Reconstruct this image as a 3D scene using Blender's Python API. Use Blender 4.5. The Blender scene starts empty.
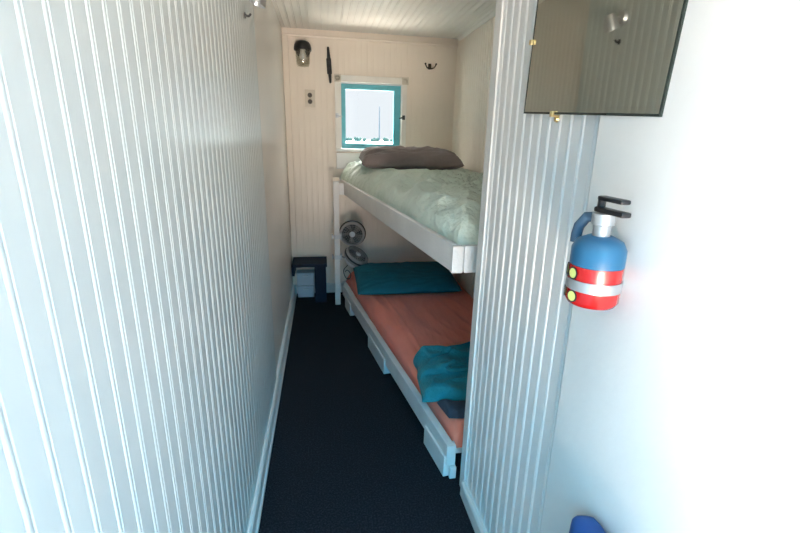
import bpy, bmesh, math, random
from mathutils import Vector, Matrix, noise
random.seed(4)
S = bpy.context.scene
COL = S.collection

# ------------------------------------------------------------------ camera
cam_d = bpy.data.cameras.new('camera')
cam_d.sensor_width = 36
cam_d.lens = 433.0 / 800 * 36
cam_d.clip_start = .02
cam_d.clip_end = 8000
cam = bpy.data.objects.new('camera', cam_d)
COL.objects.link(cam)
down = Vector(((362 - 400) / 433, (266.5 - 1752) / 433, 1)).normalized()
zc = -down
yc = Vector(((322 - 400) / 433, (266.5 - 139) / 433, 1))
yc = (yc - zc * yc.dot(zc)).normalized()
xc = yc.cross(zc)
if xc.x < 0:
    xc = -xc
R = Matrix((xc, yc, zc))
cam.matrix_world = Matrix.Translation((0, 0, 1.22)) @ Matrix((
    (R[0][0], R[0][1], -R[0][2]), (R[1][0], R[1][1], -R[1][2]), (R[2][0], R[2][1], -R[2][2]))).to_4x4()
S.camera = cam

# ------------------------------------------------------------------ world, sun, daylight through the open door, added side fill lamps
w = bpy.data.worlds.new('world')
S.world = w
w.use_nodes = True
wn = w.node_tree
wg = wn.nodes.new('ShaderNodeTexCoord')
wx = wn.nodes.new('ShaderNodeSeparateXYZ')
wr = wn.nodes.new('ShaderNodeValToRGB')      # pale haze at the horizon, brighter sky above
wr.color_ramp.elements[0].position = .12
wr.color_ramp.elements[0].color = (.212, .228, .240, 1)
wr.color_ramp.elements[1].position = .40
wr.color_ramp.elements[1].color = (4.6, 4.5, 4.3, 1)
wn.links.new(wg.outputs['Generated'], wx.inputs[0])
wn.links.new(wx.outputs['Z'], wr.inputs['Fac'])
wr2 = wn.nodes.new('ShaderNodeValToRGB')     # the clear blue side of the sky, behind the cabin door
wr2.color_ramp.elements[0].position = .10
wr2.color_ramp.elements[0].color = (.10, .20, .30, 1)
wr2.color_ramp.elements[1].position = .40
wr2.color_ramp.elements[1].color = (.10, 1.7, 2.9, 1)
wn.links.new(wx.outputs['Z'], wr2.inputs['Fac'])
wm = wn.nodes.new('ShaderNodeMapRange')
wm.inputs['From Min'].default_value = -.2
wm.inputs['From Max'].default_value = .3
wn.links.new(wx.outputs['Y'], wm.inputs['Value'])
wmix = wn.nodes.new('ShaderNodeMix')
wmix.data_type = 'RGBA'
wn.links.new(wm.outputs['Result'], wmix.inputs[0])
wn.links.new(wr2.outputs['Color'], wmix.inputs[6])
wn.links.new(wr.outputs['Color'], wmix.inputs[7])
wn.links.new(wmix.outputs[2], wn.nodes['Background'].inputs[0])
wn.nodes['Background'].inputs[1].default_value = 4.0


def sun(rot, col, e):
    d = bpy.data.lights.new('sun', 'SUN')
    d.energy = e
    d.color = col
    d.angle = .01
    o = bpy.data.objects.new('sun', d)
    COL.objects.link(o)
    o.rotation_euler = rot


def area(name, loc, target, sx, sy, col, e):
    d = bpy.data.lights.new(name, 'AREA')
    d.shape = 'RECTANGLE'
    d.size = sx
    d.size_y = sy
    d.color = col
    d.energy = e
    o = bpy.data.objects.new(name, d)
    COL.objects.link(o)
    o.location = loc
    o.rotation_euler = (Vector(target) - Vector(loc)).to_track_quat('-Z', 'Y').to_euler()
    return o


sun((math.radians(8), math.radians(35), 0), (1, .90, .76), 9.0)
area('door_sky_light', (.1, -3.2, 3.4), (.1, 1.6, .3), 3, 2, (.05, .55, .95), 420)
area('door_ground_light', (.1, -3.0, -.5), (.2, 3.2, 1.9), 2, 1.0, (1, .84, .70), 400)
area('left_fill_lamp', (-1.2, -.55, 1.05), (.5, .85, 1.3), 1.0, .7, (1, .90, .84), 360)  # added fill lamp outside the left wall, brightens the partition
area('right_fill_lamp', (1.5, -.55, .6), (-.25, .9, .4), .9, 1.1, (.22, .58, 1), 26)  # added blue fill lamp on the right, tints the lower left wall
area('window_ground_light', (.37, 4.15, .35), (.37, 2.7, 1.95), .9, .6, (1, .86, .74), 54)

S.view_settings.view_transform = 'Standard'
S.view_settings.look = 'None'
S.view_settings.exposure = 0
S.view_settings.gamma = 1
S.view_settings.use_curve_mapping = False


# ------------------------------------------------------------------ materials
def mat(name, col, rough=.5, metal=0, coat=0, var=0, vscale=8, bump=0, bscale=20, bstretch=(1, 1, 1), spec=.5, sheen=0, emit=None):
    m = bpy.data.materials.new(name)
    m.use_nodes = True
    nt = m.node_tree
    b = nt.nodes['Principled BSDF']
    b.inputs['Base Color'].default_value = (*col, 1)
    b.inputs['Roughness'].default_value = rough
    b.inputs['Metallic'].default_value = metal
    b.inputs['Coat Weight'].default_value = coat
    b.inputs['Coat Roughness'].default_value = .18
    b.inputs['Specular IOR Level'].default_value = spec
    b.inputs['Sheen Weight'].default_value = sheen
    tc = nt.nodes.new('ShaderNodeTexCoord')
    if var:
        n = nt.nodes.new('ShaderNodeTexNoise')
        n.inputs['Scale'].default_value = vscale
        n.inputs['Detail'].default_value = 5
        nt.links.new(tc.outputs['Object'], n.inputs['Vector'])
        r = nt.nodes.new('ShaderNodeValToRGB')
        r.color_ramp.elements[0].position = .3
        r.color_ramp.elements[1].position = .7
        r.color_ramp.elements[0].color = (*[max(0, c * (1 - var)) for c in col], 1)
        r.color_ramp.elements[1].color = (*[min(1, c * (1 + var)) for c in col], 1)
        nt.links.new(n.outputs['Fac'], r.inputs['Fac'])
        nt.links.new(r.outputs['Color'], b.inputs['Base Color'])
    if bump:
        mp = nt.nodes.new('ShaderNodeMapping')
        mp.inputs['Scale'].default_value = bstretch
        n2 = nt.nodes.new('ShaderNodeTexNoise')
        n2.inputs['Scale'].default_value = bscale
        n2.inputs['Detail'].default_value = 4
        bp = nt.nodes.new('ShaderNodeBump')
        bp.inputs['Strength'].default_value = bump
        bp.inputs['Distance'].default_value = .01
        nt.links.new(tc.outputs['Object'], mp.inputs['Vector'])
        nt.links.new(mp.outputs['Vector'], n2.inputs['Vector'])
        nt.links.new(n2.outputs['Fac'], bp.inputs['Height'])
        nt.links.new(bp.outputs['Normal'], b.inputs['Normal'])
    return m


def glass(name, tint=(1, 1, 1), fac=.12, rough=.02):
    m = bpy.data.materials.new(name)
    m.use_nodes = True
    nt = m.node_tree
    nt.nodes.clear()
    o = nt.nodes.new('ShaderNodeOutputMaterial')
    t = nt.nodes.new('ShaderNodeBsdfTransparent')
    t.inputs[0].default_value = (*tint, 1)
    g = nt.nodes.new('ShaderNodeBsdfGlossy')
    g.inputs['Roughness'].default_value = rough
    mx = nt.nodes.new('ShaderNodeMixShader')
    mx.inputs[0].default_value = fac
    nt.links.new(t.outputs[0], mx.inputs[1])
    nt.links.new(g.outputs[0], mx.inputs[2])
    nt.links.new(mx.outputs[0], o.inputs[0])
    return m


M = dict(
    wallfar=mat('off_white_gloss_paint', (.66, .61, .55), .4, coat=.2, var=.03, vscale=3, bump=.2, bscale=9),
    wallleft=mat('shaded_white_gloss_paint', (.55, .585, .575), .32, coat=.25, var=.03, vscale=3, bump=.25, bscale=9, bstretch=(1, 1, .35)),  # white wall paint darkened and cooled: the left wall's dimmer light is in the colour
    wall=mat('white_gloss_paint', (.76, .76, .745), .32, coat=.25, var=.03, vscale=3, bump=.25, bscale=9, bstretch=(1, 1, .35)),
    wallback=mat('warm_lit_gloss_paint', (.82, .73, .625), .4, coat=.15, var=.03, vscale=3, bump=.15, bscale=9),  # warm light on the deep end of the cabin put into the wall colour
    ceil=mat('ceiling_gloss_paint', (.70, .68, .63), .3, coat=.3, var=.02, bump=.3, bscale=6),
    casing=mat('casing_paint', (.80, .77, .71), .35, coat=.2, var=.04, vscale=12),
    trim=mat('trim_paint', (.72, .72, .70), .35, coat=.2, var=.04, vscale=6, bump=.1, bscale=30),
    wood=mat('painted_wood', (.74, .73, .71), .42, coat=.1, var=.05, vscale=10, bump=.3, bscale=12, bstretch=(6, .6, 6)),
    carpet=mat('charcoal_carpet', (.016, .015, .019), .95, var=.9, vscale=190, bump=1, bscale=260, spec=.15),
    teal=mat('teal_frame_paint', (.11, .43, .50), .4, var=.08, vscale=12),
    glass=glass('window_glass', fac=.008),
    jar=glass('jar_glass', (.94, .94, .91), .13, .12),
    black=mat('black_paint', (.008, .008, .01), .35),
    iron=mat('dark_iron', (.04, .042, .045), .45, .6, var=.3, vscale=60, bump=.4, bscale=80),
    bronze=mat('dark_bronze', (.06, .045, .03), .4, .8),
    brass=mat('brass', (.75, .58, .28), .35, .9),
    silver=mat('brushed_silver', (.55, .56, .57), .35, .8),
    plate=mat('ivory_plastic', (.66, .59, .49), .4),
    socket=mat('brown_plastic', (.12, .10, .08), .5),
    bulb=mat('frosted_bulb', (.75, .73, .68), .3),
    mirror=mat('mirror_silvering', (.60, .60, .53), .03, 1),
    mirror_edge=mat('mirror_edge', (.03, .04, .035), .2, .3),
    green=mat('sage_cotton', (.68, .78, .68), .80, var=.04, vscale=5, bump=1, bscale=13, sheen=.2),
    grey=mat('taupe_cotton', (.23, .185, .175), .85, var=.08, vscale=6, bump=.25, bscale=50, sheen=.15),
    coral=mat('coral_cotton', (.95, .25, .16), .85, var=.05, vscale=5, bump=.5, bscale=9, bstretch=(2.2, .5, 1), sheen=.15),
    tealp=mat('deep_teal_cotton', (.002, .125, .17), .85, var=.08, vscale=7, bump=.2, bscale=60),
    tealb=mat('teal_fleece', (.004, .19, .235), .9, var=.15, vscale=12, bump=.4, bscale=90, sheen=.1),
    dark=mat('slate_cloth', (.035, .045, .065), .9, var=.2, vscale=15, bump=.4, bscale=80),
    navy=mat('navy_paint', (.008, .015, .034), .65, var=.15, vscale=10, spec=.25),
    plastic=mat('white_plastic', (.55, .58, .62), .4),
    fan=mat('fan_grey_plastic', (.33, .31, .30), .4),
    fanlight=mat('fan_pale_plastic', (.62, .64, .66), .35),
    fanback=mat('fan_back_plastic', (.16, .145, .135), .5),
    fanblade=mat('fan_blade_plastic', (.05, .05, .05), .35),
    red=mat('extinguisher_red', (.42, .006, .005), .25, coat=.5),
    blue=mat('extinguisher_blue_band', (.015, .11, .22), .35),
    hose=mat('blue_grey_rubber', (.05, .10, .16), .5),
    yellow=mat('label_yellow', (.72, .74, .22), .5),
    bag=mat('blue_nylon', (.01, .06, .22), .6, var=.1),
    sand=mat('pale_sand', (.62, .60, .53), .9, var=.08, vscale=.5),
    leaf=mat('tree_foliage', (.03, .05, .035), .9, var=.3, vscale=1),
    mast=mat('mast_metal', (.03, .04, .05), .5, .2),
)


for k_, d_ in (('green', .03), ('grey', .02), ('coral', .02), ('tealb', .015)):
    for n_ in M[k_].node_tree.nodes:
        if n_.type == 'BUMP':
            n_.inputs['Distance'].default_value = d_

# fine pale flecks in the carpet pile
nt = M['carpet'].node_tree
tc = nt.nodes.new('ShaderNodeTexCoord')
n = nt.nodes.new('ShaderNodeTexNoise')
n.inputs['Scale'].default_value = 170
n.inputs['Detail'].default_value = 3
rp = nt.nodes.new('ShaderNodeValToRGB')
rp.color_ramp.elements[0].position = .45
rp.color_ramp.elements[0].color = (.011, .011, .015, 1)
rp.color_ramp.elements[1].position = .72
rp.color_ramp.elements[1].color = (.032, .033, .042, 1)
nt.links.new(tc.outputs['Object'], n.inputs['Vector'])
nt.links.new(n.outputs['Fac'], rp.inputs['Fac'])
nt.links.new(rp.outputs['Color'], nt.nodes['Principled BSDF'].inputs['Base Color'])


# ------------------------------------------------------------------ helpers
def link(name, bm, m, parent=None, smooth=None):
    bmesh.ops.recalc_face_normals(bm, faces=bm.faces)
    me = bpy.data.meshes.new(name)
    bm.to_mesh(me)
    bm.free()
    o = bpy.data.objects.new(name, me)
    COL.objects.link(o)
    ms = m if isinstance(m, (list, tuple)) else [m]
    for k in ms:
        me.materials.append(M[k])
    if smooth is not None:
        for p in me.polygons:
            p.use_smooth = True
        if smooth < 180:
            me.set_sharp_from_angle(angle=math.radians(smooth))
    if parent is not None:
        o.parent = parent
    return o


def tag(o, label, cat, group=None):
    o['label'] = label
    o['category'] = cat
    if group:
        o['group'] = group
    return o


def thing(name, loc, label, cat, group=None, rot=(0, 0, 0)):
    o = bpy.data.objects.new(name, None)
    o.empty_display_size = .05
    COL.objects.link(o)
    o.location = loc
    o.rotation_euler = rot
    return tag(o, label, cat, group)


def struct(name, bm, m, smooth=None, parent=None):
    o = link(name, bm, m, parent, smooth)
    if parent is None:
        o['kind'] = 'structure'
    return o


def NB():
    return bmesh.new()


def box(bm, x0, y0, z0, x1, y1, z1, bev=0, seg=2, mtx=None):
    r = bmesh.ops.create_cube(bm, size=1)
    vs = r['verts']
    for v in vs:
        v.co = Vector(((x0 + x1) / 2 + v.co.x * (x1 - x0), (y0 + y1) / 2 + v.co.y * (y1 - y0), (z0 + z1) / 2 + v.co.z * (z1 - z0)))
    if bev:
        es = list({e for v in vs for e in v.link_edges})
        rr = bmesh.ops.bevel(bm, geom=es, offset=bev, segments=seg, affect='EDGES', profile=.6)
        vs = list({v for f in rr['faces'] for v in f.verts} | {v for v in vs if v.is_valid})
    if mtx is not None:
        bmesh.ops.transform(bm, matrix=mtx, verts=vs)
    return vs


def beam(bm, a, b, t, z0, z1, bev=.003):
    """board standing on its plan line a->b, thickness t to the left-hand side of the line"""
    a = Vector((a[0], a[1], 0)); b = Vector((b[0], b[1], 0))
    d = b - a
    L = d.length
    mt = Matrix.Translation(a) @ Matrix.Rotation(math.atan2(d.y, d.x), 4, 'Z')
    return box(bm, 0, 0, z0, L, t, z1, bev, 2, mt)


def prism(bm, pts, axis, a, b):
    """pts: 2-D outline. axis 'z': pts are (x,y); 'y': (x,z); 'x': (y,z)"""
    def P(p, t):
        return {'z': (p[0], p[1], t), 'y': (p[0], t, p[1]), 'x': (t, p[0], p[1])}[axis]
    v0 = [bm.verts.new(P(p, a)) for p in pts]
    v1 = [bm.verts.new(P(p, b)) for p in pts]
    n = len(pts)
    bm.faces.new(v0)
    bm.faces.new(v1[::-1])
    for i in range(n):
        bm.faces.new((v0[i], v0[(i + 1) % n], v1[(i + 1) % n], v1[i]))


def bead_profile(a, b, sp, off=0.0):
    """list of (s, h): h=0 is the board face, beads rise, grooves sink"""
    out = [(a, 0)]
    k = math.floor((a - off) / sp) - 1
    while True:
        c = off + k * sp
        k += 1
        if c - .006 < a:
            continue
        if c + .006 > b:
            break
        out += [(c - .0062, 0), (c - .0052, -.0026), (c - .0038, -.0026), (c - .0027, .0004), (c - .001, .0014), (c + .001, .0014), (c + .0027, .0004),
                (c + .0038, -.0026), (c + .0052, -.0026), (c + .0062, 0)]
    out.append((b, 0))
    return out


def tube(bm, pts, r, n=10, close=False, caps=True):
    pts = [Vector(p) for p in pts]
    rings = []
    N = len(pts)
    prev = None
    for i, p in enumerate(pts):
        if close:
            t = (pts[(i + 1) % N] - pts[i - 1]).normalized()
        else:
            t = (pts[min(i + 1, N - 1)] - pts[max(i - 1, 0)]).normalized()
        if prev is None:
            u = t.orthogonal().normalized()
        else:
            u = (prev - t * prev.dot(t)).normalized()
        prev = u
        v = t.cross(u)
        rr = r[i] if isinstance(r, (list, tuple)) else r
        rings.append([bm.verts.new(p + (u * math.cos(2 * math.pi * k / n) + v * math.sin(2 * math.pi * k / n)) * rr) for k in range(n)])
    for i in range(N if close else N - 1):
        A, B = rings[i], rings[(i + 1) % N]
        for k in range(n):
            bm.faces.new((A[k], A[(k + 1) % n], B[(k + 1) % n], B[k]))
    if caps and not close:
        bm.faces.new(rings[0][::-1])
        bm.faces.new(rings[-1])


def lathe(bm, prof, n=32, mtx=None, mi=0):
    """prof: (r, z) points turned about Z"""
    vs = []
    rings = []
    for r, z in prof:
        if r < 1e-6:
            v = bm.verts.new((0, 0, z)); rings.append([v]); vs.append(v)
        else:
            ring = [bm.verts.new((r * math.cos(2 * math.pi * k / n), r * math.sin(2 * math.pi * k / n), z)) for k in range(n)]
            rings.append(ring); vs += ring
    for A, B in zip(rings, rings[1:]):
        for k in range(n):
            if len(A) == 1 and len(B) == 1:
                continue
            if len(A) == 1:
                f = bm.faces.new((A[0], B[k], B[(k + 1) % n]))
            elif len(B) == 1:
                f = bm.faces.new((A[k], A[(k + 1) % n], B[0]))
            else:
                f = bm.faces.new((A[k], A[(k + 1) % n], B[(k + 1) % n], B[k]))
            f.material_index = mi
    if mtx is not None:
        bmesh.ops.transform(bm, matrix=mtx, verts=vs)
    return vs


RX = lambda a: Matrix.Rotation(math.radians(a), 4, 'X')
RY = lambda a: Matrix.Rotation(math.radians(a), 4, 'Y')
RZ = lambda a: Matrix.Rotation(math.radians(a), 4, 'Z')
T = lambda x, y, z: Matrix.Translation((x, y, z))

XL, XR, YB, ZC, XP, YE, YR = -.25, 1.01, 3.43, 1.95, .475, 1.245, -1.0
WX0, WX1, WZ0, WZ1 = .142, .598, 1.148, 1.618       # window opening
SP = .042

# ------------------------------------------------------------------ shell
bm = NB()
box(bm, XL - .08, YR - .08, -.06, XR + .08, YB + .08, 0)
struct('floor', bm, 'carpet')

bm = NB()
pr = [(s, ZC - h) for s, h in bead_profile(XL - .08, XR + .08, SP, .012)]
prism(bm, pr + [(XR + .08, ZC + .06), (XL - .08, ZC + .06)], 'y', YR - .08, YB + .08)
struct('ceiling', bm, 'ceil')

bm = NB()
for y0, y1, z0, z1 in ((-.2, 1.97, 0, ZC), (YR, -.9, 0, ZC), (-.9, -.2, 0, .9), (-.9, -.2, 1.65, ZC)):     # unseen opening behind the camera, added to let fill light in
    pr = [(XL + h * .42, s) for s, h in bead_profile(y0, y1, SP)]
    prism(bm, pr + [(XL - .06, y1), (XL - .06, y0)], 'z', z0, z1)
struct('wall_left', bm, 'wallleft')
bm = NB()
pr = [(XL - .008 + h * .3, s) for s, h in bead_profile(1.97, YB + .06, SP)]
prism(bm, pr + [(XL - .06, YB + .06), (XL - .06, 1.97)], 'z', 0, ZC)
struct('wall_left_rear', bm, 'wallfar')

bm = NB()
for a, b, z0, z1 in ((XL - .06, WX0, 0, ZC), (WX1, XR, 0, ZC), (WX0, WX1, 0, WZ0), (WX0, WX1, WZ1, ZC)):
    pr = [(s, YB - h * .4) for s, h in bead_profile(a, b, SP)]
    prism(bm, pr + [(b, YB + .06), (a, YB + .06)], 'z', z0, z1)
struct('wall_back', bm, 'wallback')

bm = NB()
pr = [(XR - h, s) for s, h in bead_profile(YE - .05, YB + .06, SP)]
prism(bm, pr + [(XR + .06, YB + .06), (XR + .06, YE - .05)], 'z', 0, ZC)
struct('wall_right', bm, 'wallback')

# partition beside the camera: beadboard, then a smooth casing board
bm = NB()
pr = [(XP - h, s) for s, h in bead_profile(.70, YE, SP, .013)]
prism(bm, pr + [(XP + .05, YE), (XP + .05, .70)], 'z', 0, ZC)
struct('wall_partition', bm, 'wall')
bm = NB()
box(bm, XP + .05, YE - .05, 0, XR, YE, ZC)
struct('wall_near', bm, 'wall')
bm = NB()
box(bm, XP - .012, -.15, 0, XP + .05, .705, ZC, .004)
box(bm, XP - .012, YR, 1.85, XP + .05, -.15, ZC, .004)  # header over an unseen opening, added for the right fill lamp
struct('trim_1', bm, 'trim')
# corner post with a chamfered nose at the end of the partition
bm = NB()
prism(bm, [(XP - .005, YE - .035), (XP - .005, YE + .008), (XP + .012, YE + .026), (XP + .055, YE + .026), (XP + .055, YE + .002), (XP + .002, YE - .035)], 'z', 0, ZC)
struct('trim_2', bm, 'trim')
# rear wall with the open doorway behind the camera
bm = NB()
for b in ((XL - .06, YR - .06, 0, -.22, YR, ZC), (.45, YR - .06, 0, XP + .05, YR, ZC), (-.22, YR - .06, 1.85, .45, YR, ZC)):
    box(bm, *b)
struct('wall_rear', bm, 'wall')

# baseboards, crown and corner strips
bm = NB()
prism(bm, [(XL - .008, 0), (XL + .018, 0), (XL + .018, .012), (XL + .012, .02), (XL + .012, .07), (XL + .006, .078), (XL - .008, .078)], 'y', YR, YB)
struct('baseboard_left', bm, 'trim')
bm = NB()
prism(bm, [(XP, 0), (XP - .016, 0), (XP - .016, .05), (XP - .010, .058), (XP, .058)], 'y', .705, YE - .035)
struct('baseboard_right', bm, 'trim')
bm = NB()
prism(bm, [(YB, 0), (YB - .014, 0), (YB - .014, .07), (YB, .078)], 'x', XL + .012, XR)
struct('baseboard_back', bm, 'trim')
bm = NB()
prism(bm, [(YB, ZC - .036), (YB - .012, ZC - .038), (YB - .016, ZC - .043), (YB - .013, ZC - .052), (YB, ZC - .054)], 'x', XL - .008, XR)
struct('trim_3', bm, 'wallback')
bm = NB()
box(bm, XL - .008, YB - .02, .078, XL + .035, YB, ZC - .05, .006)
struct('trim_4', bm, 'wallback')
bm = NB()
prism(bm, [(XR, ZC), (XR - .02, ZC), (XR - .018, ZC - .006), (XR - .006, ZC - .02), (XR, ZC - .022)], 'y', YE, YB - .045)
struct('trim_5', bm, 'ceil')

# ------------------------------------------------------------------ window
win = bpy.data.objects.new('window_1', None)
COL.objects.link(win)
win.location = ((WX0 + WX1) / 2, YB, WZ0)
win['kind'] = 'structure'
cx, cz = win.location.x, WZ0


def wpart(name, boxes, m, bev=.002):
    b_ = NB()
    for q in boxes:
        box(b_, *q, bev)
    for v in b_.verts:
        v.co -= Vector((cx, YB, cz))
    return link(name, b_, m, win)


cw = .042
wpart('casing', [(WX0 - cw, YB - .020, WZ0 - .02, WX0, YB, WZ1 + .002)], 'casing')
wpart('casing', [(WX1, YB - .020, WZ0 - .02, WX1 + cw - .006, YB, WZ1 + .002)], 'casing')
wpart('casing', [(WX0 + .002, YB - .020, WZ1, WX1 - .002, YB, WZ1 + .045)], 'casing')
for x0 in (WX0 - cw - .004, WX1 - .004):
    cb = wpart('corner_block', [(x0, YB - .026, WZ1 - .002, x0 + .05, YB, WZ1 + .05)], 'plate')
    b_ = NB()
    lathe(b_, [(0, .004), (.008, .003), (.010, 0), (.016, 0), (.018, .003), (.02, 0)], 20, RX(90))
    rs = link('rosette', b_, 'plate', cb, 40)
    rs.location = (x0 + .025 - cx, YB - .026 - YB, WZ1 + .024 - cz)
# reveal
wpart('jamb', [(WX0 - .001, YB, WZ0, WX0 + .005, YB + .075, WZ1)], 'trim')
wpart('jamb', [(WX1 - .005, YB, WZ0, WX1 + .001, YB + .075, WZ1)], 'trim')
wpart('stop', [(WX0 + .005, YB + .002, WZ1 - .008, WX1 - .005, YB + .03, WZ1)], 'silver')
wpart('sill', [(WX0 - .03, YB - .022, WZ0 - .02, WX1 + .03, YB + .05, WZ0)], 'trim')
fx0, fx1, fz0, fz1 = WX0 + .006, WX1 - .006, WZ0 + .002, WZ1 - .009
gx0, gx1, gz0, gz1 = .178, .540, 1.188, 1.572
b_ = NB()
yf0, yf1 = YB + .008, YB + .04
box(b_, fx0, yf0, fz0, gx0, yf1, fz1, .003)
box(b_, gx1, yf0, fz0, fx1, yf1, fz1, .003)
box(b_, gx0 - .002, yf0, fz0, gx1 + .002, yf1, gz0, .003)
box(b_, gx0 - .002, yf0, gz1, gx1 + .002, yf1, fz1, .003)
for v in b_.verts:
    v.co -= Vector((cx, YB, cz))
link('sash', b_, 'teal', win)
wpart('pane', [(gx0 - .003, YB + .022, gz0 - .003, gx1 + .003, YB + .026, gz1 + .003)], 'glass', 0)
for i, (x, mk) in enumerate(((WX0 - .028, 'fanlight'), (WX1 + .014, 'iron'))):
    b_ = NB()
    box(b_, -.011, -.012, -.016, .011, 0, .016, .003)
    tube(b_, [(0, -.012, 0), (0, -.022, 0)], .006, 10)
    s = 1 if i == 0 else -1
    tube(b_, [(0, -.022, .002), (.02 * s, -.026, -.004), (.036 * s, -.022, -.008)], [.005, .0055, .003], 8)
    l = link('latch', b_, mk, win, 40)
    l.location = (x - cx, -.014, 1.385 - cz)

# ------------------------------------------------------------------ outside
bm = NB()
box(bm, -1500, YB + .12, -1.0, 1500, 4000, -.9)
g = struct('ground', bm, 'sand')
bm = NB()
for k in range(9):
    r = .45 + random.random() * .5
    c = Vector((random.uniform(-1.1, 1.1), random.uniform(-.6, .6), .5 + random.random() * 1.0))
    rr = bmesh.ops.create_icosphere(bm, subdivisions=2, radius=r)
    for v in rr['verts']:
        v.co = c + v.co * (1 + .35 * noise.noise(v.co * 3 + c * 5))
tube(bm, [(0, 0, -.05), (0, 0, .8)], [.14, .09], 8)
tree0 = link('distant_tree', bm, 'leaf')
tag(tree0, 'tiny dark green tree on the horizon seen through the window', 'tree', 'row of distant trees outside the window')
for k in range(17):
    o = tree0 if k == 0 else tree0.copy()
    if k:
        COL.objects.link(o)
    x = 22 + k * 5.2 + random.uniform(-1, 1)
    y = 490 + (k % 3) * 14
    s = random.uniform(1.2, 2.3)
    o.location = (x, y, -.9)
    o.scale = (s * .95, s, s * 1.05)
    o.rotation_euler.z = random.uniform(0, 6)
mt = thing('radio_mast', (62.9, 500, -.9), 'thin tall mast on the horizon seen through the window', 'mast')
bm = NB()
tube(bm, [(0, 0, 0), (0, 0, 18), (0, 0, 37)], [.6, .5, .3], 8)
link('pole', bm, 'mast', mt, 40)
bm = NB()
box(bm, -1, -1, -.02, 1, 1, .6)
link('base', bm, 'mast', mt)


# ------------------------------------------------------------------ cloth builders
def sm(t):
    t = max(0, min(1, t))
    return math.sqrt(max(0, 1 - (1 - t) ** 2))


def ridge(p, sc=1.0):
    return 1 - abs(noise.noise(p * sc)) * 2


def quad_heightfield(corners, nu, nv, zf, zb, edge=0):
    """corners: A(u0,v0) B(u1,v0) C(u1,v1) D(u0,v1) plan points; zf(x,y,du0,du1,dv0,dv1)->top z"""
    A, B, C, D = [Vector((c[0], c[1], 0)) for c in corners]
    bm = NB()
    top = []
    bot = []
    for j in range(nv + 1):
        v = j / nv
        rt = []; rb = []
        for i in range(nu + 1):
            u = i / nu
            p = (A * (1 - u) + B * u) * (1 - v) + (D * (1 - u) + C * u) * v
            wu = ((B - A) * (1 - v) + (C - D) * v).length
            wv = ((D - A) * (1 - u) + (C - B) * u).length
            if edge:
                q = Vector((p.x * 9, p.y * 9, 3.1))
                p = p + Vector((noise.noise(q), noise.noise(q + Vector((7, 7, 7))), 0)) * edge
            z = zf(p.x, p.y, u * wu, (1 - u) * wu, v * wv, (1 - v) * wv)
            rt.append(bm.verts.new((p.x, p.y, max(z, zb + .002))))
            rb.append(bm.verts.new((p.x, p.y, zb)))
        top.append(rt); bot.append(rb)
    for j in range(nv):
        for i in range(nu):
            bm.faces.new((top[j][i], top[j][i + 1], top[j + 1][i + 1], top[j + 1][i]))
            bm.faces.new((bot[j][i], bot[j + 1][i], bot[j + 1][i + 1], bot[j][i + 1]))
    for i in range(nu):
        bm.faces.new((top[0][i], bot[0][i], bot[0][i + 1], top[0][i + 1]))
        bm.faces.new((top[nv][i], top[nv][i + 1], bot[nv][i + 1], bot[nv][i]))
    for j in range(nv):
        bm.faces.new((top[j][0], top[j + 1][0], bot[j + 1][0], bot[j][0]))
        bm.faces.new((top[j][nu], bot[j][nu], bot[j + 1][nu], top[j + 1][nu]))
    return bm


def pillow_mesh(wx, wy, th, seed=0, wr=.006, pinch=.06, n=56, flat=.35, ex=4):
    bm = NB()
    G = {}
    for side in (1, -1):
        for j in range(n + 1):
            for i in range(n + 1):
                u = i / n * 2 - 1; v = j / n * 2 - 1
                if side == -1 and (i in (0, n) or j in (0, n)):
                    G[(side, i, j)] = G[(1, i, j)]
                    continue
                x = u * wx / 2 * (1 - pinch * (1 - v * v) * abs(u) ** 3 * -0 - pinch * (1 - v ** 2) * u * u * .5)
                y = v * wy / 2 * (1 - pinch * (1 - u ** 2) * v * v * .8)
                e = (max(0, 1 - abs(u) ** ex) ** .5) * (max(0, 1 - abs(v) ** 3) ** .5)
                z = th / 2 * e * (1 if side == 1 else 1 - flat)
                p = Vector((x * 7 + seed, y * 16, side))
                if side == 1:
                    z += wr * (ridge(Vector((x * 5 + y * 9 + seed, y * 22 - x * 6, seed)), 1) - .5) * min(1, e * 2) + wr * noise.noise(p * 1.7) * e
                G[(side, i, j)] = bm.verts.new((x, y, z * side))
    for side in (1, -1):
        for j in range(n):
            for i in range(n):
                bm.faces.new((G[(side, i, j)], G[(side, i + 1, j)], G[(side, i + 1, j + 1)], G[(side, i, j + 1)]))
    return bm


# ------------------------------------------------------------------ upper bunk
SLOPE = .022
UF0, UF1 = Vector((.425, 1.385)), Vector((.116, 3.405))       # outside face of the front board
ub = thing('bunk_shelf', (.28, 2.4, 0), 'white painted upper bunk frame with front board and corner post, fixed above the low bed', 'bunk bed frame')


def rel(bm_, par):
    bmesh.ops.translate(bm_, verts=bm_.verts, vec=-par.location)
    return bm_


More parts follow.
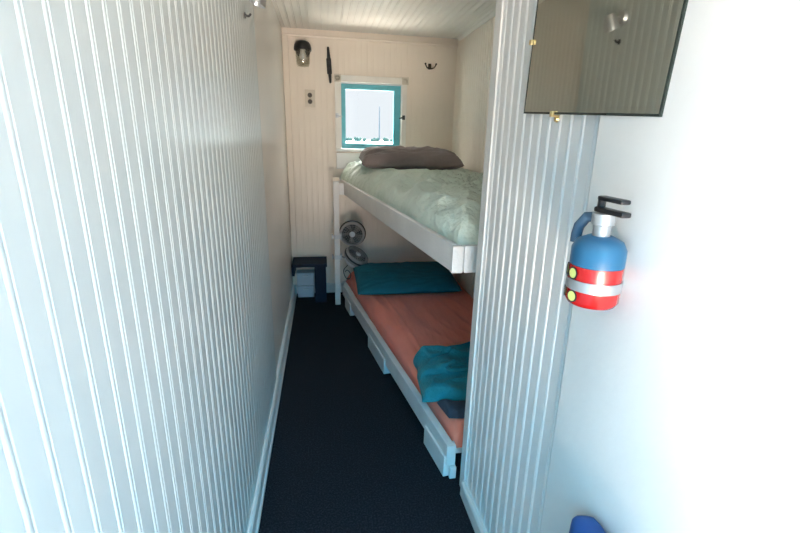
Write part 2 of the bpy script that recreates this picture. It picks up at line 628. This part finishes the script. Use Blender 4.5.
bm = NB(); beam(bm, UF1, UF0, .022, .79, .885)
for v in bm.verts:
    v.co.z += SLOPE * (v.co.y - 1.385)
link('front_board', rel(bm, ub), 'wood', ub)
bm = NB(); box(bm, UF0.x - .001, 1.358, .788, UF0.x + .038, 1.386, .883, .003); link('end_board', rel(bm, ub), 'wood', ub)
bm = NB(); box(bm, UF0.x + .040, 1.354, .790, XR - .005, 1.380, .884, .003); link('end_board', rel(bm, ub), 'wood', ub)
bm = NB()
prism(bm, [(UF0.x + .026, 1.388), (XR - .004, 1.388), (XR - .004, YB - .016), (UF1.x + .026, YB - .016)], 'z', .835, .853)
for v in bm.verts:
    v.co.z += SLOPE * (v.co.y - 1.385)
link('platform', rel(bm, ub), 'wood', ub)
bm = NB(); box(bm, .070, 3.130, 0.001, .110, 3.165, .93, .003); link('post', rel(bm, ub), 'wood', ub)
bm = NB(); box(bm, .062, 3.135, .931, .116, 3.17, .955, .006); link('post_cap', rel(bm, ub), 'plate', ub)
bm = NB(); box(bm, .1105, 3.14, .835, .145, 3.16, .915, .003); link('cleat_block', rel(bm, ub), 'wood', ub)
# screw marks on the corner
d = (UF0 - UF1).normalized()
for s_, z in ((.018, .852), (.03, .845), (.02, .815), (.032, .808)):
    bm = NB()
    c = UF0 - d * s_
    lathe(bm, [(0, .0012), (.003, .001), (.0035, 0)], 10, T(c.x, c.y, z) @ RZ(math.degrees(math.atan2(d.y, d.x)) - 90) @ RY(-90))
    link('screw', rel(bm, ub), 'iron', ub)

bm = NB()
box(bm, .105, YB - .018, 1.0, XR - .004, YB - .001, 1.118, .003)
tag(link('head_panel', bm, 'trim'), 'plain white board on the back wall between window and upper mattress', 'board')

# green mattress with fitted sheet
EC = .006


def zgreen(x, y, df, dr, dn, db):
    h = .152
    f = sm(df / .14) ** .85
    e = sm(dn / .30) * sm(db / .06) * (.55 + .45 * sm(dr / .06))
    z = .857 + SLOPE * (y - 1.385) + h * f * e
    k = min(1, df / .08) * min(1, dn / .08) * min(1, dr / .06)
    z += .016 * noise.noise(Vector((x * 2.6, y * 1.6, 1))) * k
    # diagonal pull wrinkles over the front edge, crumple towards the wall and near end
    fr = max(0, 1 - df / .30)
    z += .036 * (ridge(Vector((x * 4 - y * 2.0, y * 5 + x * 6, 2)), 1) - .5) * k * (.35 + fr)
    z += .022 * (ridge(Vector((x * 7 - y * 3.0, y * 10 + x * 11, 6)), 1) - .5) * k * fr
    cr = max(0, min(1, (x - .45) / .3)) * max(0, 1 - abs(y - 2.1) / .9)
    z += .050 * (ridge(Vector((x * 9 + y * 2, y * 13 - x * 3, 5)), 1) ** 2 - .45) * k * cr
    z += .022 * (ridge(Vector((x * 20 + y * 6, y * 26, 8)), 1) ** 2 - .45) * k * cr
    return z


bm = quad_heightfield([(UF0.x + .028, 1.392), (UF1.x + .005, YB - .02), (XR - .006, YB - .02), (XR - .006, 1.392)], 230, 110,
                      lambda x, y, a, b, c, d_: zgreen(x, y, c, d_, a, b), .8545, .008)
bm.verts.ensure_lookup_table()
for v in bm.verts:
    if abs(v.co.z - .8545) < 1e-5:
        v.co.z += SLOPE * (v.co.y - 1.385)
    v.co.y = min(v.co.y, YB - .019)
    v.co.x = min(v.co.x, XR - .005)
gm = link('mattress', bm, 'green', None, 180)
tag(gm, 'sage green sheet covered mattress with wrinkles on the upper bunk', 'mattress')

# taupe pillow
p = pillow_mesh(.645, .44, .165, 3, .014, .05, 64, .45, 7)
gp = link('pillow', p, 'grey', None, 180)
tag(gp, 'grey-brown plump pillow on the upper green mattress below the window', 'pillow')
gp.location = (.562, 2.90, 1.088)
gp.rotation_euler = (math.radians(3), 0, math.radians(-2))

# ------------------------------------------------------------------ lower bed
LF0, LF1 = Vector((.428, 1.300)), Vector((.128, 3.20))
lb = thing('low_bed_frame', (.28, 2.3, 0), 'low white painted bed frame on wooden blocks standing on the carpet', 'bed frame')
bm = NB(); beam(bm, LF1, LF0, .03, .055, .14, .003); link('side_rail', rel(bm, lb), 'wood', lb)
bm = NB(); box(bm, LF0.x - .001, 1.295, .053, .463, 1.325, .138, .003); link('end_rail', rel(bm, lb), 'wood', lb)
dl = (LF0 - LF1).normalized()
for a, b in ((0.0, .20), (.78, 1.12), (1.62, 1.80)):
    bm = NB()
    q0 = LF0 - dl * b; q1 = LF0 - dl * (a)
    n_ = Vector((dl.y, -dl.x))
    off = n_ * .008
    beam(bm, q0 + off, q1 + off, .045, .0005, .088, .003)
    link('block', rel(bm, lb), 'wood', lb)
bm = NB(); box(bm, .441, 1.284, .001, .466, 1.304, .05, .003); link('foot', rel(bm, lb), 'trim', lb, None)
bm = NB()
prism(bm, [(LF0.x + .034, 1.33), (XR - .004, 1.33), (XR - .004, YB - .02), (LF1.x + .012, YB - .02), (LF1.x + .034, 3.2)], 'z', .075, .095)
link('platform', rel(bm, lb), 'wood', lb)


def zcoral(x, y, df, dr, dn, db):
    z = .097 + .105 * sm(df / .07) * sm(dn / .07) * sm(db / .06) * (.6 + .4 * sm(dr / .04))
    k = min(1, df / .06) * min(1, dn / .06)
    z += .008 * noise.noise(Vector((x * 3, y * 2, 4))) * k
    z += .010 * (ridge(Vector((x * 9 + y * 2.6, y * 1.6 - x * 2, 9)), 1) - .5) * k
    z += .008 * math.exp(-((df - .10 - .02 * math.sin(y * 3)) / .012) ** 2) * k
    return z


bm = quad_heightfield([(LF0.x + .036, 1.335), (LF1.x + .036, YB - .024), (XR - .006, YB - .024), (XR - .006, 1.335)], 170, 90,
                      lambda x, y, a, b, c, d_: zcoral(x, y, c, d_, a, b), .0965, .004)
cm = link('mattress', bm, 'coral', None, 180)
tag(cm, 'thin coral pink sheet covered mattress on the low bottom bed', 'mattress')

p = pillow_mesh(.72, .49, .13, 9, .006, .02, 64, .5, 7)
tp = link('pillow', p, 'tealp', None, 180)
tag(tp, 'dark teal flat pillow at the head of the coral bed', 'pillow')
tp.location = (.567, 2.935, .262)
tp.rotation_euler = (math.radians(6), 0, math.radians(0))


def zblanket(x, y, a, b, c, d_):
    e = sm(a / .05) * sm(b / .05) * sm(c / .05) * sm(d_ / .05)
    z = .204 + .046 * e
    z += .010 * noise.noise(Vector((x * 7, y * 7, 3))) * e
    z += .010 * (ridge(Vector((x * 7 + y * 5, y * 9 - x * 5, 7)), 1) ** 2 - .4) * e
    st = lambda t: 1 / (1 + math.exp(-t / .003))
    z += .020 * e * st((y - 1.60) + .12 * (x - .5) + .02 * math.sin(x * 9))
    z += .016 * e * st((y - 1.74) - .5 * (x - .5)) * st(x - .47 + .3 * (y - 1.7))
    # raised fold bands
    z += .016 * math.exp(-(((y - 1.80) + .35 * (x - .5)) / .022) ** 2) * e
    z += .013 * math.exp(-(((y - 1.66) - .25 * (x - .55)) / .018) ** 2) * e * (1 if x > .50 else max(0, 1 - (.50 - x) / .03))
    return z


bm = quad_heightfield([(.375, 1.49), (.80, 1.44), (.82, 1.89), (.415, 1.84)], 160, 160, zblanket, .203, .02)
tag(link('blanket', bm, 'tealb', None, 180), 'folded crumpled teal fleece blanket on the foot of the coral bed', 'blanket')
bl = bpy.data.objects['blanket']
bm = NB()
pts = [(.80, 1.655, .268), (.70, 1.66, .272), (.60, 1.655, .276), (.535, 1.635, .277), (.515, 1.615, .275), (.53, 1.60, .274), (.58, 1.61, .273), (.66, 1.62, .270), (.80, 1.62, .266)]
tube(bm, pts, .009, 10)
link('hem_loop', bm, 'tealb', bl, 180)


def zdark(x, y, a, b, c, d_):
    e = sm(a / .03) * sm(b / .03) * sm(c / .03) * sm(d_ / .03)
    return .204 + .03 * e + .008 * noise.noise(Vector((x * 15, y * 15, 3))) * e


bm = quad_heightfield([(.455, 1.372), (.66, 1.345), (.68, 1.425), (.43, 1.478)], 40, 30, zdark, .203, .006)
tag(link('folded_cloth', bm, 'dark', None, 180), 'dark slate folded cloth in front of the teal blanket', 'cloth')

# ------------------------------------------------------------------ fans


def make_fan(loc, rot, label):
    f = thing('clip_fan', loc, label, 'fan', None, rot)
    # axis of the fan = local +Z (blows along +Z)
    bm = NB()
    lathe(bm, [(.078, .03), (.090, .03), (.094, .022), (.094, -.016), (.088, -.024), (.080, -.02), (.082, .02), (.078, .03)], 48)
    link('shroud', bm, 'fan', f, 40)
    bm = NB()
    tube(bm, [(.0925 * math.cos(a / 48 * 6.28318), .0925 * math.sin(a / 48 * 6.28318), .004) for a in range(48)], .0075, 8, True)
    link('trim_ring', bm, 'black', f, 40)
    bm = NB()
    lathe(bm, [(0, -.0055), (.0815, -.0055), (.0815, -.009), (0, -.009)], 40)
    link('back_shell', bm, 'fanback', f, 40)
    bm = NB()
    for rr in (.036, .050, .064, .077):
        tube(bm, [(rr * math.cos(a / 40 * 2 * math.pi), rr * math.sin(a / 40 * 2 * math.pi), .033) for a in range(40)], .0011, 6, True)
    for k in range(20):
        a = k / 20 * 2 * math.pi
        tube(bm, [(.020 * math.cos(a), .020 * math.sin(a), .034), (.080 * math.cos(a + .25), .080 * math.sin(a + .25), .031)], .0011, 6)
    link('grille', bm, 'fan', f, 40)
    bm = NB()
    lathe(bm, [(0, .040), (.014, .039), (.021, .035), (.022, .030), (0, .030)], 28)
    link('hub_cap', bm, 'fanlight', f, 50)
    bm = NB()
    lathe(bm, [(0, .022), (.016, .022), (.018, .0), (0, .0)], 20)
    for k in range(5):
        a0 = k / 5 * 2 * math.pi
        grid = []
        for i in range(7):
            r = .014 + i / 6 * .060
            row = []
            for j in range(5):
                t = j / 4 - .5
                a = a0 + t * (.55 + .25 * i / 6) + .25 * i / 6
                row.append(bm.verts.new((r * math.cos(a), r * math.sin(a), .012 + t * .016)))
            grid.append(row)
        fs = []
        for i in range(6):
            for j in range(4):
                fs.append(bm.faces.new((grid[i][j], grid[i][j + 1], grid[i + 1][j + 1], grid[i + 1][j])))
        bmesh.ops.solidify(bm, geom=fs, thickness=.0015)
    link('blade_set', bm, 'fanblade', f, 40)
    bm = NB()
    lathe(bm, [(0, -.085), (.022, -.083), (.048, -.072), (.070, -.050), (.078, -.025), (.076, -.0095), (0, -.0095)], 32)
    for k in range(3):
        a = k / 3 * 6.283 + .5
        tube(bm, [(.03 * math.cos(a), .03 * math.sin(a), -.014), (.086 * math.cos(a), .086 * math.sin(a), -.012)], .004, 8)
    link('motor', bm, 'fanlight', f, 40)
    return f


def clamp(f, p0, p1, cz_):
    """arm from fan back to the post and the clamp on the post (world points)"""
    bpy.context.view_layer.update()
    inv = f.matrix_basis.inverted()
    bm = NB()
    tube(bm, [p0, (Vector(p0) + Vector(p1)) / 2 + Vector((0, .01, -.006)), p1], .006, 10)
    bmesh.ops.transform(bm, matrix=inv, verts=bm.verts)
    link('arm', bm, 'fan', f, 40)
    bm = NB()
    box(bm, .114, 3.13, cz_ - .022, .124, 3.17, cz_ + .022, .002)
    box(bm, .070, 3.168, cz_ - .014, .124, 3.176, cz_ + .014, .002)
    box(bm, .070, 3.124, cz_ - .014, .124, 3.132, cz_ + .014, .002)
    box(bm, .052, 3.134, cz_ - .016, .064, 3.166, cz_ + .016, .004)
    tube(bm, [(.062, 3.15, cz_), (.082, 3.15, cz_)], .005, 8)
    bmesh.ops.transform(bm, matrix=inv, verts=bm.verts)
    link('clamp', bm, 'fanlight', f, 40)


f1 = make_fan((.207, 3.19, .545), (math.radians(96), 0, math.radians(-6)), 'round grey clip-on fan facing out, upper of the two on the bunk post')
clamp(f1, (.205, 3.235, .545), (.122, 3.165, .535), .53)
f2 = make_fan((.232, 3.17, .365), Vector((.50, -.34, .80)).to_track_quat('Z', 'Y').to_euler(), 'pale clip-on fan tilted upwards, lower of the two on the bunk post')
clamp(f2, (.205, 3.185, .335), (.122, 3.16, .375), .375)
# cable hanging from the lower fan down to the mattress
bm = NB()
pts = [(.205, 3.20, .33), (.16, 3.15, .30), (.135, 3.13, .27), (.15, 3.10, .225), (.18, 3.12, .212), (.19, 3.16, .235), (.165, 3.18, .26), (.15, 3.2, .24)]
sp = []
for i in range(len(pts) - 1):
    for k in range(5):
        a, b = Vector(pts[i]), Vector(pts[i + 1])
        pm = Vector(pts[max(i - 1, 0)]); pn = Vector(pts[min(i + 2, len(pts) - 1)])
        t = k / 5
        sp.append(.5 * ((2 * a) + (b - pm) * t + (2 * pm - 5 * a + 4 * b - pn) * t * t + (-pm + 3 * a - 3 * b + pn) * t ** 3))
sp.append(Vector(pts[-1]))
tube(bm, sp, .003, 8)
bmesh.ops.transform(bm, matrix=f2.matrix_basis.inverted(), verts=bm.verts)
link('cable', bm, 'black', f2, 60)

# ------------------------------------------------------------------ low table and boxes in the back left corner
tb = thing('low_table', (-.12, 3.30, 0), 'small dark navy low table in the back left corner', 'table')
bm = NB(); box(bm, XL + .003, 3.19, .285, .014, YB - .016, .31, .003); link('tabletop', rel(bm, tb), 'navy', tb)
bm = NB(); box(bm, -.080, 3.20, .0005, .006, YB - .018, .284, .002); link('leg', rel(bm, tb), 'navy', tb)
bm = NB(); box(bm, XL + .003, 3.20, .215, XL + .022, YB - .018, .284, .002); link('bracket', rel(bm, tb), 'navy', tb)
for i, (z0, z1, lab) in enumerate(((.0005, .098, 'white lidded plastic box on the floor under the navy table, lower of two'),
                                   (.0995, .205, 'white lidded plastic box under the navy table, stacked on the other box'))):
    o = thing('storage_box', (-.155, 3.37, z0), lab, 'box')
    x0, x1, y0, y1 = -.065, .065, -.05, .042
    bm = NB(); box(bm, x0, y0, 0, x1, y1, z1 - z0 - .02, .005, 3); link('body', bm, 'plastic', o, 40)
    bm = NB(); box(bm, x0 - .004, y0 - .004, z1 - z0 - .0195, x1 + .004, y1 + .002, z1 - z0 - .001, .004, 3); link('lid', bm, 'plastic', o, 40)
    bm = NB(); box(bm, -.02, y0 - .010, z1 - z0 - .035, .02, y0 - .0005, z1 - z0 - .02, .003); link('latch', bm, 'fanlight', o, 40)

# ------------------------------------------------------------------ things on the back wall
lt = thing('wall_light', (-.117, YB - .004, 1.80), 'jelly jar wall light with black dome base on back wall', 'wall light')
bm = NB()
# black domed hood: a half-dome against the wall open at the bottom
lathe(bm, [(0, .045), (.025, .043), (.045, .034), (.056, .018), (.060, 0), (.060, -.018), (.055, -.018), (.054, 0), (.04, .028), (0, .038)], 36, T(0, -.060, .018))
lathe(bm, [(0, .0), (.052, 0), (.052, .012), (0, .016)], 32, T(0, 0, .012) @ RX(90))
link('hood', bm, 'black', lt, 50)
bm = NB()
lathe(bm, [(.049, .0), (.050, -.03), (.047, -.095), (.038, -.113), (0, -.117), (0, -.113), (.036, -.109), (.044, -.093), (.047, -.03), (.046, 0)], 32, T(0, -.060, .012))
link('glass_jar', bm, 'jar', lt, 60)
bm = NB()
lathe(bm, [(0, .0), (.018, 0), (.018, -.022), (.024, -.04), (.024, -.055), (.016, -.068), (0, -.072)], 24, T(0, -.060, .012))
link('bulb', bm, 'bulb', lt, 60)

cl = thing('horn_cleat', (.063, YB - .002, 1.718), 'dark iron boat cleat screwed upright to the back wall', 'cleat', None, (0, math.radians(-3), 0))
bm = NB()
z = [-.118, -.112, -.09, -.05, -.02, 0, .02, .05, .09, .112, .118]
r = [.005, .008, .0095, .012, .014, .014, .014, .012, .0095, .008, .005]
yy = [-.05, -.049, -.046, -.040, -.037, -.036, -.037, -.040, -.046, -.049, -.05]
tube(bm, [(0, b, a) for a, b in zip(z, yy)], r, 14)
link('horn', bm, 'iron', cl, 50)
bm = NB(); box(bm, -.017, -.008, -.052, .017, .001, .052, .004, 3); link('base_plate', bm, 'iron', cl, 40)
for s in (-1, 1):
    bm = NB()
    tube(bm, [(0, -.036, s * .022), (0, -.016, s * .026), (0, -.004, s * .03), (0, 0.0, s * .03)], [.010, .009, .016, .017], 12)
    lathe(bm, [(0, .003), (.004, .003), (.005, 0)], 10, T(0, -.05, s * .022) @ RX(90))
    link('foot', bm, 'iron', cl, 50)

ol = thing('power_outlet', (-.079, YB - .002, 1.496), 'ivory double power outlet on back wall below the jar light', 'outlet')
bm = NB(); box(bm, -.036, -.006, -.06, .036, 0, .06, .003, 2); link('plate', bm, 'plate', ol, 40)
for s in (-1, 1):
    bm = NB()
    lathe(bm, [(0, .003), (.015, .003), (.0165, 0)], 24, T(0, -.0065, s * .022) @ RX(90))
    q = link('socket', bm, 'socket', ol, 40)
    bm = NB()
    for xx in (-.006, .006):
        box(bm, xx - .0015, -.0125, s * .022 - .002, xx + .0015, -.0095, s * .022 + .008)
    tube(bm, [(0, -.0125, s * .022 - .008), (0, -.0095, s * .022 - .008)], .0028, 8)
    link('slots', bm, 'black', q)

hk = thing('coat_hook', (.803, YB - .002, 1.75), 'small dark double coat hook on back wall right of the window', 'hook')
bm = NB(); box(bm, -.012, -.005, -.018, .012, 0, .022, .004, 2); link('backplate', bm, 'bronze', hk, 40)
for s in (-1, 1):
    bm = NB()
    tube(bm, [(0, -.005, -.006), (s * .012, -.02, -.014), (s * .026, -.032, -.010), (s * .036, -.036, .004), (s * .040, -.038, .012)], [.005, .005, .0045, .004, .004], 8)
    lathe(bm, [(0, -.007), (.006, -.004), (.007, 0), (.006, .004), (0, .007)], 12, T(s * .040, -.038, .015))
    link('prong', bm, 'bronze', hk, 50)

# ------------------------------------------------------------------ silver reading light high on the left wall
rl = thing('reading_light', (XL + .002, 1.72, 1.70), 'small silver light high on the left wall by the ceiling', 'wall light')
bm = NB(); lathe(bm, [(0, .014), (.025, .012), (.03, 0), (0, 0)], 28, RY(90)); link('rose', bm, 'silver', rl, 50)
bm = NB(); tube(bm, [(.012, 0, 0), (.03, 0, -.005), (.045, 0, -.012)], .006, 10); link('stem', bm, 'silver', rl, 50)
bm = NB(); lathe(bm, [(0, .03), (.018, .028), (.024, .01), (.030, -.03), (.027, -.03), (.020, .01), (0, .02)], 28, T(.05, 0, -.02) @ RY(20)); link('shade', bm, 'silver', rl, 50)
sh = tag(link('wall_hook', (lambda b: (tube(b, [(0, 0, 0), (.012, 0, -.002), (.02, 0, .006)], .004, 8), lathe(b, [(0, .003), (.009, .002), (.010, 0), (0, 0)], 16, RY(90)), b)[2])(NB()), 'iron', None, 50),
         'tiny dark hook on the left wall below the silver light', 'hook')
sh.location = (XL + .002, 1.72, 1.615)

# ------------------------------------------------------------------ mirror on the partition
MY0, MY1, MZ0, MZ1 = .56, .995, 1.285, 1.80
mi = thing('mirror', (XP - .003, (MY0 + MY1) / 2, MZ0 - .012), 'frameless wall mirror held by brass clips on the beaded partition', 'mirror', None, (math.radians(3.5), 0, 0))
yc_ = (MY1 - MY0) / 2
bm = NB(); box(bm, -.012, -yc_ + .004, .004, -.004, yc_ - .004, MZ1 - MZ0 - .004); link('mirror_glass', bm, 'mirror', mi)
bm = NB()
for b in ((-.0125, -yc_, 0, -.0005, yc_, .004), (-.0125, -yc_, MZ1 - MZ0 - .004, -.0005, yc_, MZ1 - MZ0), (-.0125, -yc_, .004, -.0005, -yc_ + .004, MZ1 - MZ0 - .004),
          (-.0125, yc_ - .004, .004, -.0005, yc_, MZ1 - MZ0 - .004)):
    box(bm, *b)
link('edge', bm, 'mirror_edge', mi)
for (py, pz, rx) in ((yc_, .147, 0), (.857 - (MY0 + MY1) / 2, 0, 90)):
    bm = NB()
    box(bm, -.018, -.006, -.005, -.0125, .005, .005, .001)
    box(bm, -.018, .001, -.005, -.0005, .005, .005, .001)
    lathe(bm, [(0, .006), (.005, .005), (.007, 0), (0, 0)], 16, T(-.002, .009, 0) @ RY(-90))
    bmesh.ops.transform(bm, matrix=RX(-rx) if rx else Matrix(), verts=bm.verts)
    c = link('clip', bm, 'brass', mi, 40)
    c.location = (0, py, pz)

# ------------------------------------------------------------------ fire extinguisher
EX, EY, EZ = XP - .056, .590, .975
ex = thing('fire_extinguisher', (EX, EY, EZ), 'small red fire extinguisher in a strap bracket on the wall at right', 'fire extinguisher')
bm = NB()
lathe(bm, [(0, .002), (.028, 0), (.036, .003), (.040, .010), (.040, .066), (0, .066)], 40); link('body', bm, 'red', ex, 50)
bm = NB()
lathe(bm, [(0, .0665), (.040, .0665), (.040, .092), (.034, .104), (.018, .112), (0, .112)], 40)
link('shoulder', bm, 'blue', ex, 50)['label'] = 'blue upper label band'
bm = NB()
lathe(bm, [(0, .112), (.013, .112), (.013, .128), (.017, .130), (.017, .146), (0, .148)], 20); link('valve', bm, 'silver', ex, 50)
bm = NB()
box(bm, -.008, -.05, .147, .008, .017, .155, .003); box(bm, -.008, -.045, .165, .008, .012, .172, .003)
tube(bm, [(0, .010, .147), (0, .010, .171)], .006, 8); link('handle', bm, 'black', ex, 40)
bm = NB()
tube(bm, [(0, .014, .138), (-.008, .030, .136), (-.014, .039, .120), (-.016, .040, .105), (-.016, .040, .094)], .0085, 10); link('hose', bm, 'hose', ex, 60)
bm = NB()
lathe(bm, [(.0402, .028), (.0415, .028), (.0415, .044), (.0402, .044), (.0402, .028)], 40)
box(bm, .0405, -.012, .01, .043, .012, .09, .001); link('strap', bm, 'silver', ex, 50)
for i, (zc_, th) in enumerate(((.018, 150), (.054, 144), (.018, 192), (.054, 186))):
    bm = NB()
    a_ = math.radians(th)
    mtx = T(.0404 * math.cos(a_), .0404 * math.sin(a_), zc_) @ RZ(th) @ RY(90)
    lathe(bm, [(0, .0012), (.0080, .0010), (.0080, 0)], 18, mtx, 0)
    lathe(bm, [(.0080, .0014), (.0098, .0012), (.0098, 0)], 18, mtx, 1)
    link('pictogram', bm, ['yellow', 'black'], ex, 50)

# ------------------------------------------------------------------ blue bag on the floor against the right-hand wall
bm = NB()
box(bm, -.03, -.16, .001, .03, .16, .60, .025, 4)
bmesh.ops.subdivide_edges(bm, edges=[e for e in bm.edges if e.calc_length() > .08], cuts=5, use_grid_fill=True)
for v in bm.verts:
    k = v.co.z / .6
    v.co.x *= 1 - .2 * k
    v.co.y *= 1 - .12 * k
    if v.co.z > .02:
        v.co += Vector((noise.noise(v.co * 14), noise.noise(v.co * 14 + Vector((5, 5, 5))), 0)) * .012
bg = thing('bag', (XP - .040, .405, 0), 'tall slim blue soft bag on the floor against the right-hand wall', 'bag')
link('body', bm, 'bag', bg, 180)
bm = NB()
tube(bm, [(0, -.07, .595), (0, -.06, .62), (0, 0, .635), (0, .06, .62), (0, .07, .595)], .006, 8)
link('strap', bm, 'bag', bg, 60)
